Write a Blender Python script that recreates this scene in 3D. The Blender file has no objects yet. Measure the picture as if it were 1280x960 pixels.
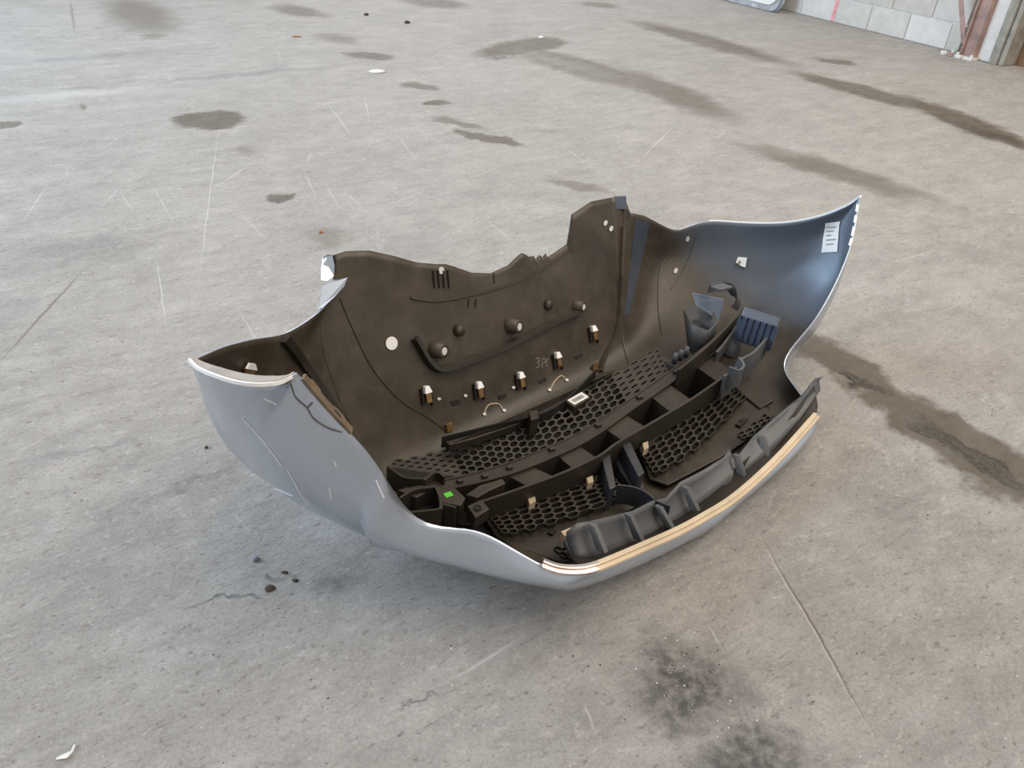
import bpy, bmesh, math, random
import numpy as np
from mathutils import Vector, Matrix
from mathutils.bvhtree import BVHTree
random.seed(7)
SC = bpy.context.scene
COL = SC.collection

# ------------------------------------------------------------------ camera
F, TH, RO, H = 960.0, math.radians(35), math.radians(3.0), 1.20
_c, _s, _cr, _sr = math.cos(TH), math.sin(TH), math.cos(RO), math.sin(RO)
def ray(x, y):
    u0, v0 = (x-640)/F, (y-480)/F
    u, v = u0*_cr+v0*_sr, -u0*_sr+v0*_cr
    return np.array([u, _c-v*_s, -_s-v*_c])
cam_d = bpy.data.cameras.new('camera'); cam = bpy.data.objects.new('camera', cam_d); COL.objects.link(cam)
cam_d.sensor_fit = 'HORIZONTAL'; cam_d.sensor_width = 36.0; cam_d.lens = 36.0*F/1280.0
cam_d.clip_start = 0.02; cam_d.clip_end = 200
right0 = Vector((1, 0, 0)); up0 = Vector((0, _s, _c)); fwd = Vector((0, _c, -_s))
rt = right0*_cr + up0*_sr; upv = up0*_cr - right0*_sr
cam.matrix_world = Matrix(((rt.x, upv.x, -fwd.x, 0), (rt.y, upv.y, -fwd.y, 0), (rt.z, upv.z, -fwd.z, H), (0, 0, 0, 1)))
SC.camera = cam

# ------------------------------------------------------------------ light
w = bpy.data.worlds.new('hall_light'); SC.world = w; w.use_nodes = True
bg = w.node_tree.nodes['Background']; bg.inputs[0].default_value = (1.0, 0.945, 0.885, 1); bg.inputs[1].default_value = 0.50
def area(name, loc, target, size, sizey, power, col):
    d = bpy.data.lights.new(name, 'AREA'); d.shape = 'RECTANGLE'; d.size = size; d.size_y = sizey; d.energy = power; d.color = col
    o = bpy.data.objects.new(name, d); COL.objects.link(o); o.location = loc
    o.rotation_euler = (Vector(target)-Vector(loc)).to_track_quat('-Z', 'Y').to_euler()
    return o
area('daylight_door', (-7.5, 3.0, 3.0), (0, 1.8, 0), 6, 4.5, 660, (0.62, 0.81, 1.0))
area('far_door', (-2.0, 15.0, 3.2), (0, 2, 0), 7, 4.0, 300, (0.92, 0.96, 1.0))
area('roof_light', (4.0, 1.5, 6.5), (1.2, 1.8, 0), 7, 7, 430, (1.0, 0.87, 0.72))
SC.view_settings.view_transform = 'Standard'; SC.view_settings.look = 'None'
SC.view_settings.exposure = 0.32; SC.view_settings.gamma = 1.0; SC.view_settings.use_curve_mapping = False

# ------------------------------------------------------------------ helpers
def gp(x, y, z=0.0):
    r = ray(x, y); t = (z-H)/r[2]
    return Vector((r[0]*t, r[1]*t, z))

class NT:
    def __init__(s, name):
        s.m = bpy.data.materials.new(name); s.m.use_nodes = True; s.t = s.m.node_tree; s.n = s.t.nodes; s.l = s.t.links
        s.b = s.n['Principled BSDF']
    def new(s, typ, **k):
        n = s.n.new(typ)
        for a, v in k.items(): setattr(n, a, v)
        return n
    def link(s, a, b): s.l.new(a, b)
    def coord(s, kind='Object'):
        return s.new('ShaderNodeTexCoord').outputs[kind]
    def noise(s, vec, scale, detail=4, rough=.55, dist=0):
        n = s.new('ShaderNodeTexNoise'); n.inputs['Scale'].default_value = scale; n.inputs['Detail'].default_value = detail
        n.inputs['Roughness'].default_value = rough; n.inputs['Distortion'].default_value = dist
        s.link(vec, n.inputs['Vector']); return n.outputs['Fac']
    def mapr(s, v, a, b, c=0, d=1, smooth=False):
        n = s.new('ShaderNodeMapRange'); n.clamp = True
        if smooth: n.interpolation_type = 'SMOOTHSTEP'
        for i, q in enumerate((a, b, c, d)): n.inputs[1+i].default_value = q
        s.link(v, n.inputs[0]); return n.outputs[0]
    def math(s, op, a, b=None, clamp=False):
        n = s.new('ShaderNodeMath', operation=op); n.use_clamp = clamp
        for i, q in enumerate((a, b)):
            if q is None: continue
            if isinstance(q, (int, float)): n.inputs[i].default_value = q
            else: s.link(q, n.inputs[i])
        return n.outputs[0]
    def mix(s, fac, a, b, blend='MIX'):
        n = s.new('ShaderNodeMix', data_type='RGBA', blend_type=blend)
        if isinstance(fac, (int, float)): n.inputs[0].default_value = fac
        else: s.link(fac, n.inputs[0])
        for i, q in ((6, a), (7, b)):
            if isinstance(q, tuple): n.inputs[i].default_value = (*q, 1)
            else: s.link(q, n.inputs[i])
        return n.outputs[2]
    def mapping(s, vec, loc=(0, 0, 0), rot=(0, 0, 0), sc=(1, 1, 1), typ='POINT'):
        n = s.new('ShaderNodeMapping'); n.vector_type = typ
        n.inputs['Location'].default_value = loc; n.inputs['Rotation'].default_value = rot; n.inputs['Scale'].default_value = sc
        s.link(vec, n.inputs['Vector']); return n.outputs[0]
    def bump(s, h, strength=.3, dist=.01, prev=None):
        n = s.new('ShaderNodeBump'); n.inputs['Strength'].default_value = strength; n.inputs['Distance'].default_value = dist
        s.link(h, n.inputs['Height'])
        if prev is not None: s.link(prev, n.inputs['Normal'])
        return n.outputs[0]
    def set(s, k, v):
        i = s.b.inputs[k]
        if isinstance(v, (int, float)): i.default_value = v
        elif isinstance(v, tuple): i.default_value = (*v, 1)
        else: s.link(v, i)

def simple(name, col, rough=.5, metal=0, nscale=30, var=.25, bump=0.0, coat=0, spec=None):
    m = NT(name); co = m.coord(); f = m.noise(co, nscale, 5)
    dark = tuple(c*(1-var) for c in col); lite = tuple(min(1, c*(1+var)) for c in col)
    m.set('Base Color', m.mix(m.mapr(f, .3, .7), dark, lite)); m.set('Roughness', rough); m.set('Metallic', metal)
    if coat: m.set('Coat Weight', coat); m.set('Coat Roughness', .08)
    if spec is not None: m.set('Specular IOR Level', spec)
    if bump: m.set('Normal', m.bump(m.noise(co, nscale*6, 3), bump, .002))
    return m.m

def mesh_obj(name, verts, faces, mats, parent=None, smooth=False, fmat=None):
    me = bpy.data.meshes.new(name); me.from_pydata([tuple(v) for v in verts], [], faces); me.update()
    for mt in (mats if isinstance(mats, list) else [mats]): me.materials.append(mt)
    if fmat: me.polygons.foreach_set('material_index', fmat)
    if smooth: me.polygons.foreach_set('use_smooth', [True]*len(me.polygons))
    o = bpy.data.objects.new(name, me); COL.objects.link(o)
    if parent: o.parent = parent
    return o
def tag(o, label=None, cat=None, group=None, kind=None):
    if label: o['label'] = label
    if cat: o['category'] = cat
    if group: o['group'] = group
    if kind: o['kind'] = kind
    return o

class MB:
    def __init__(s): s.v = []; s.f = []; s.m = []
    def add(s, vs, fs, m=0):
        k = len(s.v); s.v += [Vector(q) for q in vs]; s.f += [tuple(k+i for i in f) for f in fs]; s.m += [m]*len(fs)
    def prism(s, poly, vec, m=0):
        n = len(poly); vec = Vector(vec)
        vs = [Vector(p) for p in poly]+[Vector(p)+vec for p in poly]
        fs = [tuple(range(n)), tuple(range(2*n-1, n-1, -1))]+[(i, n+i, n+(i+1) % n, (i+1) % n) for i in range(n)]
        s.add(vs, fs, m)
    def box(s, c, ax, ay, az, m=0):
        c, ax, ay, az = map(Vector, (c, ax, ay, az))
        s.prism([c-ax-ay-az, c+ax-ay-az, c+ax+ay-az, c-ax+ay-az], az*2, m)
    def cyl(s, c, axis, r0, r1, seg=14, m=0, hole=None):
        c = Vector(c); axis = Vector(axis); z = axis.normalized()
        x = z.orthogonal().normalized(); y = z.cross(x)
        rg = lambda p, r: [p+(x*math.cos(a)+y*math.sin(a))*r for a in [2*math.pi*i/seg for i in range(seg)]]
        q = lambda a, b: [(a*seg+i, a*seg+(i+1) % seg, b*seg+(i+1) % seg, b*seg+i) for i in range(seg)]
        if hole:
            vs = rg(c, r0)+rg(c+axis, r1)+rg(c+axis, hole)+rg(c+axis*.25, hole*.95)
            s.add(vs, q(0, 1)+q(1, 2)+q(2, 3)+[tuple(range(3*seg, 4*seg))], m)
        else:
            vs = rg(c, r0)+rg(c+axis, r1)
            s.add(vs, q(0, 1)+[tuple(range(seg-1, -1, -1)), tuple(range(seg, 2*seg))], m)
    def sweep(s, pts, nrm, prof, m=0, closed=True):
        pts = [Vector(p) for p in pts]; n = len(pts); k = len(prof); vs = []
        for i, p in enumerate(pts):
            t = (pts[min(i+1, n-1)]-pts[max(i-1, 0)]).normalized()
            nn = Vector(nrm[i] if isinstance(nrm, list) else nrm); nn = (nn-t*nn.dot(t)).normalized(); sd = t.cross(nn)
            vs += [p+sd*a+nn*b for a, b in prof]
        fs = []
        kk = k if closed else k-1
        for i in range(n-1):
            fs += [(i*k+j, i*k+(j+1) % k, (i+1)*k+(j+1) % k, (i+1)*k+j) for j in range(kk)]
        if closed: fs += [tuple(range(k-1, -1, -1)), tuple((n-1)*k+j for j in range(k))]
        s.add(vs, fs, m)
    def build(s, name, mats, parent=None, smooth=False, bevel=0):
        o = mesh_obj(name, s.v, s.f, mats, parent, smooth, s.m)
        bm = bmesh.new(); bm.from_mesh(o.data); bmesh.ops.recalc_face_normals(bm, faces=bm.faces); bm.to_mesh(o.data); bm.free()
        if bevel:
            b = o.modifiers.new('bevel', 'BEVEL'); b.width = bevel; b.segments = 2; b.limit_method = 'ANGLE'; b.angle_limit = math.radians(40)
        return o

def cat1(P, t):
    """Catmull-Rom through list P (arrays) at parameter t"""
    n = len(P); i = min(max(int(math.floor(t)), 0), n-2); f = t-i
    p0, p1, p2, p3 = P[max(i-1, 0)], P[i], P[i+1], P[min(i+2, n-1)]
    return .5*((2*p1)+(p2-p0)*f+(2*p0-5*p1+4*p2-p3)*f*f+(3*p1-p0-3*p2+p3)*f**3)
def resample(P, k):
    P = [np.array(p, float) for p in P]
    return [cat1(P, i/k) for i in range((len(P)-1)*k+1)]

# ------------------------------------------------------------------ floor
def floor_material(x0, x1, y0, y1):
    fm = NT('worn_concrete'); co = fm.coord()
    warp = fm.new('ShaderNodeTexNoise'); warp.inputs['Scale'].default_value = 7; warp.inputs['Detail'].default_value = 6; warp.inputs['Roughness'].default_value = .65
    fm.link(co, warp.inputs['Vector'])
    sub = fm.new('ShaderNodeVectorMath', operation='SUBTRACT'); fm.link(warp.outputs['Color'], sub.inputs[0]); sub.inputs[1].default_value = (.5, .5, .5)
    scl = fm.new('ShaderNodeVectorMath', operation='SCALE'); fm.link(sub.outputs[0], scl.inputs[0]); scl.inputs['Scale'].default_value = .22
    addv = fm.new('ShaderNodeVectorMath', operation='ADD'); fm.link(co, addv.inputs[0]); fm.link(scl.outputs[0], addv.inputs[1])
    wco = addv.outputs[0]
    scl2 = fm.new('ShaderNodeVectorMath', operation='SCALE'); fm.link(sub.outputs[0], scl2.inputs[0]); scl2.inputs['Scale'].default_value = .018
    addv2 = fm.new('ShaderNodeVectorMath', operation='ADD'); fm.link(co, addv2.inputs[0]); fm.link(scl2.outputs[0], addv2.inputs[1])
    wco2 = addv2.outputs[0]
    def stain(p0, p1, width, soft=.35, strength=1.0, vec=None):
        a, b = gp(*p0), gp(*p1); c = (a+b)/2; d = b-a; L = d.length/2; ang = math.atan2(d.y, d.x)
        R_ = max(L, width/2)*(1+soft)+(.03 if vec is not None else .16)
        if c.x+R_ < x0 or c.x-R_ > x1 or c.y+R_ < y0 or c.y-R_ > y1: return None
        q = fm.mapping(vec or wco, loc=(c.x, c.y, 0), rot=(0, 0, ang), sc=(L, width/2, 1), typ='TEXTURE')
        ln = fm.new('ShaderNodeVectorMath', operation='LENGTH'); fm.link(q, ln.inputs[0])
        return fm.mapr(ln.outputs['Value'], 1-soft, 1+soft*.6, strength, 0, True)
    def smax(L):
        L = [q for q in L if q is not None]
        if not L:
            v = fm.new('ShaderNodeValue'); v.outputs[0].default_value = 0; return v.outputs[0]
        r = L[0]
        for q in L[1:]: r = fm.math('MAXIMUM', r, q)
        return r
    STAINS = smax([stain(*a) for a in [
        ((600, 72), (700, 48), .40, .3, .9), ((640, 58), (820, 112), .42, .4, .8), ((770, 85), (918, 152), .36, .5, .75),
        ((790, 25), (990, 82), .38, .5, .85), ((985, 88), (1190, 145), .30, .4, .9), ((1120, 118), (1300, 190), .30, .4, 1.0),
        ((1018, 74), (1072, 80), .20, .35, .8), ((928, 180), (1170, 252), .26, .55, .75), ((682, 226), (765, 240), .10, .6, .6),
        ((216, 150), (306, 150), .34, .22, .95), ((328, 247), (370, 246), .075, .4, .95), ((292, 188), (328, 190), .10, .8, .4),
        ((565, 162), (655, 182), .13, .25, .9), ((536, 146), (605, 160), .11, .5, .75), ((527, 128), (566, 129), .12, .3, .9),
        ((500, 104), (552, 112), .16, .4, .8), ((430, 66), (492, 74), .22, .35, .85), ((398, 42), (450, 55), .24, .6, .6),
        ((150, -5), (200, 42), .5, .6, .7), ((345, 6), (402, 22), .36, .5, .8), ((505, -3), (580, 10), .5, .5, .8), ((728, 3), (775, 10), .3, .5, .7),
        ((385, 284), (440, 312), .14, .8, .5), ((-10, 156), (22, 156), .12, .4, .8), ((985, 415), (1140, 505), .16, .35, .9),
        ((1080, 475), (1330, 645), .23, .25, .95), ((175, 45), (210, 46), .2, .7, .5), ((665, 163), (700, 163), .1, .7, .3)]])
    DAMP = smax([stain(*a) for a in [
        ((800, 800), (915, 905), .20, .75, 1.0), ((870, 970), (1020, 945), .13, .6, 1.0), ((395, 745), (445, 735), .06, .8, .6),
        ((640, 780), (780, 800), .14, .9, .35), ((20, 330), (190, 300), .28, .9, .35), ((250, 757), (318, 756), .012, .6, .9),
        ((620, 870), (650, 820), .06, .9, .25), ((1080, 640), (1160, 630), .10, .9, .2), ((150, 640), (330, 560), .02, .9, .4),
        ((340, 730), (350, 722), .03, .6, .7), ((490, 880), (560, 868), .012, .7, .7), ((210, 795), (250, 788), .012, .7, .5)]])
    SMEAR = smax([stain(*a) for a in [((200, 103), (420, 82), .10, .9, .5), ((60, 112), (130, 108), .04, .8, .5), ((0, 80), (240, 62), .14, .9, .35), ((30, 580), (210, 550), .02, .9, .5)]])
    LITE = smax([stain(*a) for a in [((-20, 128), (210, 108), .16, .9, .35), ((272, 170), (248, 352), .006, .8, .45, wco2), ((196, 325), (208, 412), .006, .8, .45, wco2),
        ((388, 190), (384, 205), .007, .8, .45, wco2), ((950, 672), (1092, 920), .006, .8, .45, wco2), ((410, 130), (440, 170), .008, .8, .45, wco2), ((320, 200), (262, 240), .007, .8, .45, wco2),
        ((455, 120), (462, 150), .008, .8, .45, wco2), ((840, 160), (800, 200), .008, .8, .45, wco2), ((130, 255), (150, 232), .008, .8, .45, wco2), ((650, 800), (560, 850), .007, .8, .45, wco2),
        ((885, 780), (905, 815), .006, .8, .45, wco2), ((405, 225), (425, 262), .006, .8, .40, wco2), ((620, 210), (560, 232), .006, .8, .40, wco2), ((215, 275), (190, 232), .006, .8, .40, wco2), ((540, 235), (470, 262), .006, .8, .40, wco2), ((700, 95), (640, 118), .006, .8, .40, wco2), ((335, 300), (300, 268), .006, .8, .40, wco2), ((120, 190), (160, 165), .006, .8, .40, wco2), ((455, 262), (430, 240), .006, .8, .40, wco2), ((560, 60), (520, 85), .006, .8, .40, wco2), ((300, 390), (330, 440), .006, .8, .40, wco2), ((700, 180), (735, 205), .006, .8, .40, wco2), ((820, 230), (870, 205), .006, .8, .40, wco2), ((490, 160), (520, 200), .006, .8, .40, wco2), ((150, 240), (165, 262), .006, .8, .40, wco2), ((345, 60), (352, 78), .006, .8, .40, wco2), ((1110, 330), (1180, 310), .006, .8, .40, wco2), ((60, 230), (30, 275), .006, .8, .40, wco2), ((600, 270), (640, 300), .006, .8, .40, wco2), ((730, 880), (745, 915), .006, .8, .40, wco2), ((380, 215), (395, 245), .006, .8, .40, wco2)]])
    DLINE = smax([stain(*a) for a in [((0, 452), (102, 340), .010, .6, .7, wco2), ((962, 688), (1085, 905), .006, .8, .9, wco2), ((102, 130), (106, 138), .03, .6, .7, wco2), ((88, 0), (93, 40), .02, .6, .5, wco2)]])
    # wet glistening core of the long puddle
    WETC = smax([stain(*a) for a in [((1060, 470), (1110, 488), .035, .8, .9), ((1140, 520), (1290, 618), .055, .7, 1.0), ((600, 76), (640, 70), .10, .5, .8), ((1185, 152), (1310, 192), .12, .6, .6)]])
    SHEEN = smax([stain(*a) for a in [((640, 62), (800, 105), .3, .6, 1.0), ((840, 40), (930, 68), .3, .6, .8), ((1050, 105), (1170, 140), .2, .6, .6)]])
    gd = gp(250, 530)-gp(0, 600); GA = math.atan2(gd.y, gd.x)
    gco = fm.mapping(co, rot=(0, 0, -GA)); sco = fm.mapping(gco, sc=(1, 1.55, 1))
    n1 = fm.noise(co, 1.3, 6, .6); n2 = fm.noise(sco, 8, 12, .78); n3 = fm.noise(fm.mapping(gco, sc=(1, 1.9, 1)), 42, 6, .74)
    streak = fm.noise(fm.mapping(gco, sc=(1.6, 12, 1)), 2.0, 9, .75, .2)
    flk = fm.noise(sco, 30, 9, .78, .1)
    n4 = fm.noise(co, 150, 4, .75)
    base = fm.mix(fm.mapr(n1, .3, .7), (.375, .355, .335), (.455, .435, .415))
    base = fm.mix(fm.math('MULTIPLY', fm.mapr(n2, .50, .68), .65), base, (.57, .55, .53))
    base = fm.mix(fm.math('MULTIPLY', fm.mapr(n2, .48, .30), .65), base, (.25, .23, .21))
    n5 = fm.noise(fm.mapping(gco, sc=(1, 1.7, 1)), 3.2, 9, .72, .35)
    base = fm.mix(fm.math('MULTIPLY', fm.mapr(n5, .52, .68), .42), base, (.285, .275, .27))
    base = fm.mix(fm.math('MULTIPLY', fm.mapr(n5, .48, .34), .45), base, (.57, .55, .525))
    base = fm.mix(fm.math('MULTIPLY', fm.mapr(streak, .53, .68), .32), base, (.23, .22, .215))
    base = fm.mix(fm.math('MULTIPLY', fm.mapr(flk, .555, .66), .55), base, (.70, .68, .66))
    base = fm.mix(fm.math('MULTIPLY', fm.mapr(n3, .565, .66), .72), base, (.17, .15, .13))
    base = fm.mix(fm.mapr(n4, .3, .6, .35, 0), base, (.12, .11, .10))
    vor = fm.new('ShaderNodeTexVoronoi', feature='DISTANCE_TO_EDGE'); vor.inputs['Scale'].default_value = 3.3; fm.link(fm.mapping(wco, sc=(1, .45, 1), rot=(0, 0, .7)), vor.inputs['Vector'])
    scr = fm.math('MULTIPLY', fm.mapr(vor.outputs['Distance'], .012, .0), fm.mapr(fm.noise(co, 3.1, 3), .52, .66))
    base = fm.mix(fm.math('MULTIPLY', scr, .5), base, (.66, .64, .62))
    base = fm.mix(SMEAR, base, (.20, .20, .21))
    base = fm.mix(LITE, base, (.68, .67, .66))
    base = fm.mix(DLINE, base, (.17, .14, .11))
    dn = fm.math('MULTIPLY', DAMP, fm.mapr(fm.noise(co, 38, 6, .7), .32, .58, .25, 1))
    base = fm.mix(dn, base, fm.mix(1, (0, 0, 0), (.11, .105, .10)))
    sn = fm.math('MULTIPLY', STAINS, fm.mapr(n2, .2, .6, .62, .95))
    base = fm.mix(sn, base, (.105, .083, .056))
    base = fm.mix(fm.math('MULTIPLY', WETC, .55), base, (.085, .065, .04))
    fm.set('Base Color', base)
    rgh = fm.mapr(n2, .3, .7, .58, .85)
    rgh = fm.math('SUBTRACT', rgh, fm.math('MULTIPLY', STAINS, .05)); rgh = fm.math('SUBTRACT', rgh, fm.math('MULTIPLY', SHEEN, .16)); rgh = fm.math('SUBTRACT', rgh, fm.math('MULTIPLY', WETC, .75), True)
    fm.set('Roughness', fm.math('MAXIMUM', rgh, .05))
    hgt = fm.math('ADD', fm.math('MULTIPLY', n2, .9), fm.math('MULTIPLY', flk, .5))
    hgt = fm.math('ADD', hgt, fm.math('MULTIPLY', n3, -.35)); hgt = fm.math('ADD', hgt, fm.math('MULTIPLY', n4, .14))
    hgt = fm.math('ADD', hgt, fm.math('MULTIPLY', LITE, -.15))
    b1 = fm.bump(hgt, .85, .016)
    b2 = fm.bump(fm.math('MULTIPLY', fm.noise(co, 60, 3, .6), WETC), 1.0, .035, b1)
    fm.set('Normal', b2); fm.set('Specular IOR Level', .35)
    return fm.m
FX = [-26, -1.6, -.45, .12, .6, 1.2, 2.4, 26]; FY = [-8, 1.1, 2.0, 3.0, 4.6, 7.0, 34]
fv = [(x, y, 0) for y in FY for x in FX]; ff_ = []; fmats = []
for jy in range(len(FY)-1):
    for ix in range(len(FX)-1):
        q = jy*len(FX)+ix; ff_.append((q, q+1, q+1+len(FX), q+len(FX))); fmats.append(floor_material(FX[ix], FX[ix+1], FY[jy], FY[jy+1]))
floor = mesh_obj('floor', fv, ff_, fmats, None, False, list(range(len(ff_))))
tag(floor, kind='structure')

# ------------------------------------------------------------------ block wall, post, pillar
M_mortar = simple('mortar', (.74, .73, .71), .9, nscale=20, var=.1, bump=.3)
BL = [simple('painted_block_%d' % i, c, .8, nscale=14, var=.08, bump=.25) for i, c in enumerate([(.55, .53, .49), (.62, .60, .57), (.60, .585, .56), (.68, .67, .65)])]
A, Bp = gp(1035, 27), gp(1200, 68)
wd = (Bp-A).normalized(); wn = Vector((wd.y, -wd.x, 0))
if wn.y > 0: wn = -wn
WO = gp(1083, 38)                                   # a block joint at the wall foot
def wpt(s, z, off=0): return WO+wd*s+wn*off+Vector((0, 0, z))
LW0, LW1 = -3.2, (Bp-WO).length-.05
mb = MB(); mb.prism([wpt(LW0, 0, -.2), wpt(LW1, 0, -.2), wpt(LW1, 0, -.012), wpt(LW0, 0, -.012)], (0, 0, 2.6))
wall = mb.build('wall_back', M_mortar); tag(wall, kind='structure')
bw, bh, jt = .40, .20, .012
for r in range(13):
    k0 = int(math.floor(LW0/bw))-1
    for k in range(k0, 12):
        s0 = k*bw+(bw/2 if r % 2 else 0); s1 = s0+bw-jt
        s0, s1 = max(s0, LW0), min(s1, LW1)
        if s1-s0 < .05: continue
        mb = MB(); mb.prism([wpt(s0, r*bh+.003, -.03), wpt(s1, r*bh+.003, -.03), wpt(s1, r*bh+.003), wpt(s0, r*bh+.003)], (0, 0, bh-jt))
        mb.build('block', BL[random.choice((0, 1, 2, 3)) if s0 > -.6 else 3], wall, bevel=.004)
# red paint mark down the wall face
mb = MB(); s0 = -((WO-gp(1035, 28)).length)
mb.prism([wpt(s0-.03, .01, .0015), wpt(s0+.01, .01, .0015), wpt(s0+.045, .75, .0015), wpt(s0-.015, .75, .0015)], wn*.001)
mb.build('paint_mark', simple('red_spray_paint', (.74, .36, .37), .8, var=.3), wall)['label'] = 'faded red paint stripe on the block wall'

M_rust = simple('pinkish_steel', (.36, .24, .21), .6, nscale=9, var=.35, bump=.2)
M_wht = simple('chipped_white_paint', (.72, .71, .69), .7, nscale=8, var=.12, bump=.3)
M_grn = simple('weathered_grey_timber', (.30, .29, .25), .8, nscale=12, var=.3, bump=.3)
M_brn = simple('brown_door_board', (.20, .12, .07), .7, nscale=6, var=.3)
pb = gp(1209, 73)
post = bpy.data.objects.new('steel_post', None); COL.objects.link(post); post.location = pb
tag(post, 'rusty pink steel post with thin diagonal brace against block wall', 'post')
ax, ay = wd, wn
mb = MB()                                            # I-section
mb.box((0, 0, 1.3), ax*.05, ay*.005, (0, 0, 1.3)); mb.box(ax*.05+Vector((0, 0, 1.3)), ax*.005, ay*.03, (0, 0, 1.3)); mb.box(ax*-.05+Vector((0, 0, 1.3)), ax*.005, ay*.03, (0, 0, 1.3))
mb.build('column', M_rust, post)
mb = MB(); mb.box((0, 0, .008), ax*.075, ay*.06, (0, 0, .008)); 
for sx in (-1, 1):
    mb.cyl(ax*.06*sx+ay*.045+Vector((0, 0, .016)), (0, 0, .02), .012, .012, 6)
mb.build('base_plate', M_wht, post)
mb = MB(); e0 = ax*-.06+ay*.02+Vector((0, 0, .10)); e1 = ax*-.70+ay*.02+Vector((0, 0, 1.35)); mb.sweep([e0, e1], wn, [(-.018, -.003), (.018, -.003), (.018, .003), (-.018, .003)])
mb.build('brace', M_rust, post)
pc = gp(1236, 78)
pil = bpy.data.objects.new('wall_pillar', None); COL.objects.link(pil); pil.location = pc
tag(pil, 'chipped white wall pillar with grey timber edge beside rusty post', 'pillar')
mb = MB(); random.seed(3)
prof = [(-.085, 0)]
e = []
z = 0
poly = [ax*-.10+ay*.02, ax*.02+ay*.02, ax*.02+ay*-.25, ax*-.10+ay*-.25]
mb.prism(poly, (0, 0, 2.6)); mb.build('plaster', M_wht, pil, bevel=.012)
mb = MB(); mb.prism([ax*.022+ay*.05, ax*.085+ay*.05, ax*.085+ay*-.25, ax*.022+ay*-.25], (0, 0, 2.6)); mb.build('timber_jamb', M_grn, pil, bevel=.006)
mb = MB(); mb.prism([ax*.09+ay*.03, ax*.13+ay*.03, ax*.13+ay*-.25, ax*.09+ay*-.25], (0, 0, 2.6)); mb.build('timber_jamb', M_grn, pil, bevel=.006)
mb = MB(); mb.prism([ax*.132+ay*-.12, ax*1.3+ay*-.12, ax*1.3+ay*-.2, ax*.132+ay*-.2], (0, 0, 2.6)); d1 = mb.build('door_1', M_brn); d1.location = pc; tag(d1, kind='structure')
for i, (x, y) in enumerate([(1186, 70), (1179, 68), (1192, 66), (1198, 73)]):
    p = gp(x, y); mb = MB(); r = .03-.004*i
    mb.prism([(r*math.cos(a)*random.uniform(.7, 1.2), r*math.sin(a)*random.uniform(.7, 1.2), 0) for a in [k*math.pi/3 for k in range(6)]], (0, 0, .025))
    o = mb.build('rubble_chunk', [M_rust, M_mortar, M_wht, M_mortar][i], bevel=.004); o.location = p
    tag(o, ['brown rubble chunk, second from left at foot of the post', 'pale rubble chunk farthest left at foot of post', 'white rubble chunk lying closest to the wall', 'pale rubble chunk touching the foot of post'][i], 'rubble', 'rubble at the foot of the post')

# flat wrapped pack lying by the wall
sA = -((WO-gp(893, -8)).length); sB = -((WO-gp(998, 16)).length)
pack = bpy.data.objects.new('wrapped_sheets', None); COL.objects.link(pack); pack.location = wpt((sA+sB)/2, 0, .20)
tag(pack, 'white sheets wrapped in shiny plastic film leaning on the wall', 'package')
M_film = simple('silver_film', (.50, .56, .62), .18, .5, nscale=12, var=.35, bump=.8, coat=.5)
M_white = simple('white_board', (.80, .80, .79), .5, nscale=8, var=.05)
hw = (sB-sA)/2
def sheet(nm, mt, o0, inset, th, z0):
    mb = MB(); tl = Vector((0, 0, 1))*.97-wn*.10; R_ = .10; w_ = hw-inset
    out = [(-w_, z0+.06), (-w_+.05, z0+.01), (-w_+.12, z0)]+[(w_-R_+R_*math.sin(a), z0+R_-R_*math.cos(a)) for a in [k*math.pi/10 for k in range(6)]]+[(w_, 1.1), (-w_, 1.1)]
    mb.prism([wd*a+wn*o0+tl*b for a, b in out], wn*th); mb.build(nm, mt, pack)
sheet('film_wrap', M_film, -.01, .0, .02, .002); sheet('film_wrap', M_film, .012, .02, .02, .004); sheet('sheet', M_white, .034, .05, .015, .06); 

# ------------------------------------------------------------------ the bumper: local frame L (width), N (away), U (up)
def _frame():
    D = ray(1815, 66); D /= np.linalg.norm(D)
    r1, r2 = ray(237, 450), ray(1076, 245)
    d = np.linalg.lstsq(np.array([-r1, r2]).T, D*1.85, rcond=None)[0]
    C = np.array([0, 0, H]); M0 = C+(d[0]*r1+d[1]*r2)/2
    N = np.cross([0, 0, 1.], D); N /= np.linalg.norm(N); U = np.cross(D, N)
    return D, N, U, M0-U*(M0[2]/U[2])
D, N, U, O = _frame(); BM = np.array([D, N, U]); CL = BM@(np.array([0, 0, H])-O)
def at(x, y, l=None, n=None, u=None, pl=None):
    r = BM@ray(x, y)
    if pl is not None:                               # plane n = a + b*u
        a, b = pl; t = (a+b*CL[2]-CL[1])/(r[1]-b*r[2]); return CL+t*r
    i, v = (0, l) if l is not None else ((1, n) if n is not None else (2, u))
    return CL+r*((v-CL[i])/r[i])
bump = bpy.data.objects.new('car_bumper', None); COL.objects.link(bump)
bump.matrix_world = Matrix([[*BM[:, i], O[i]] for i in range(3)]+[[0, 0, 0, 1]])
tag(bump, 'damaged silver car front bumper lying face down on the concrete floor', 'car bumper')

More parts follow.
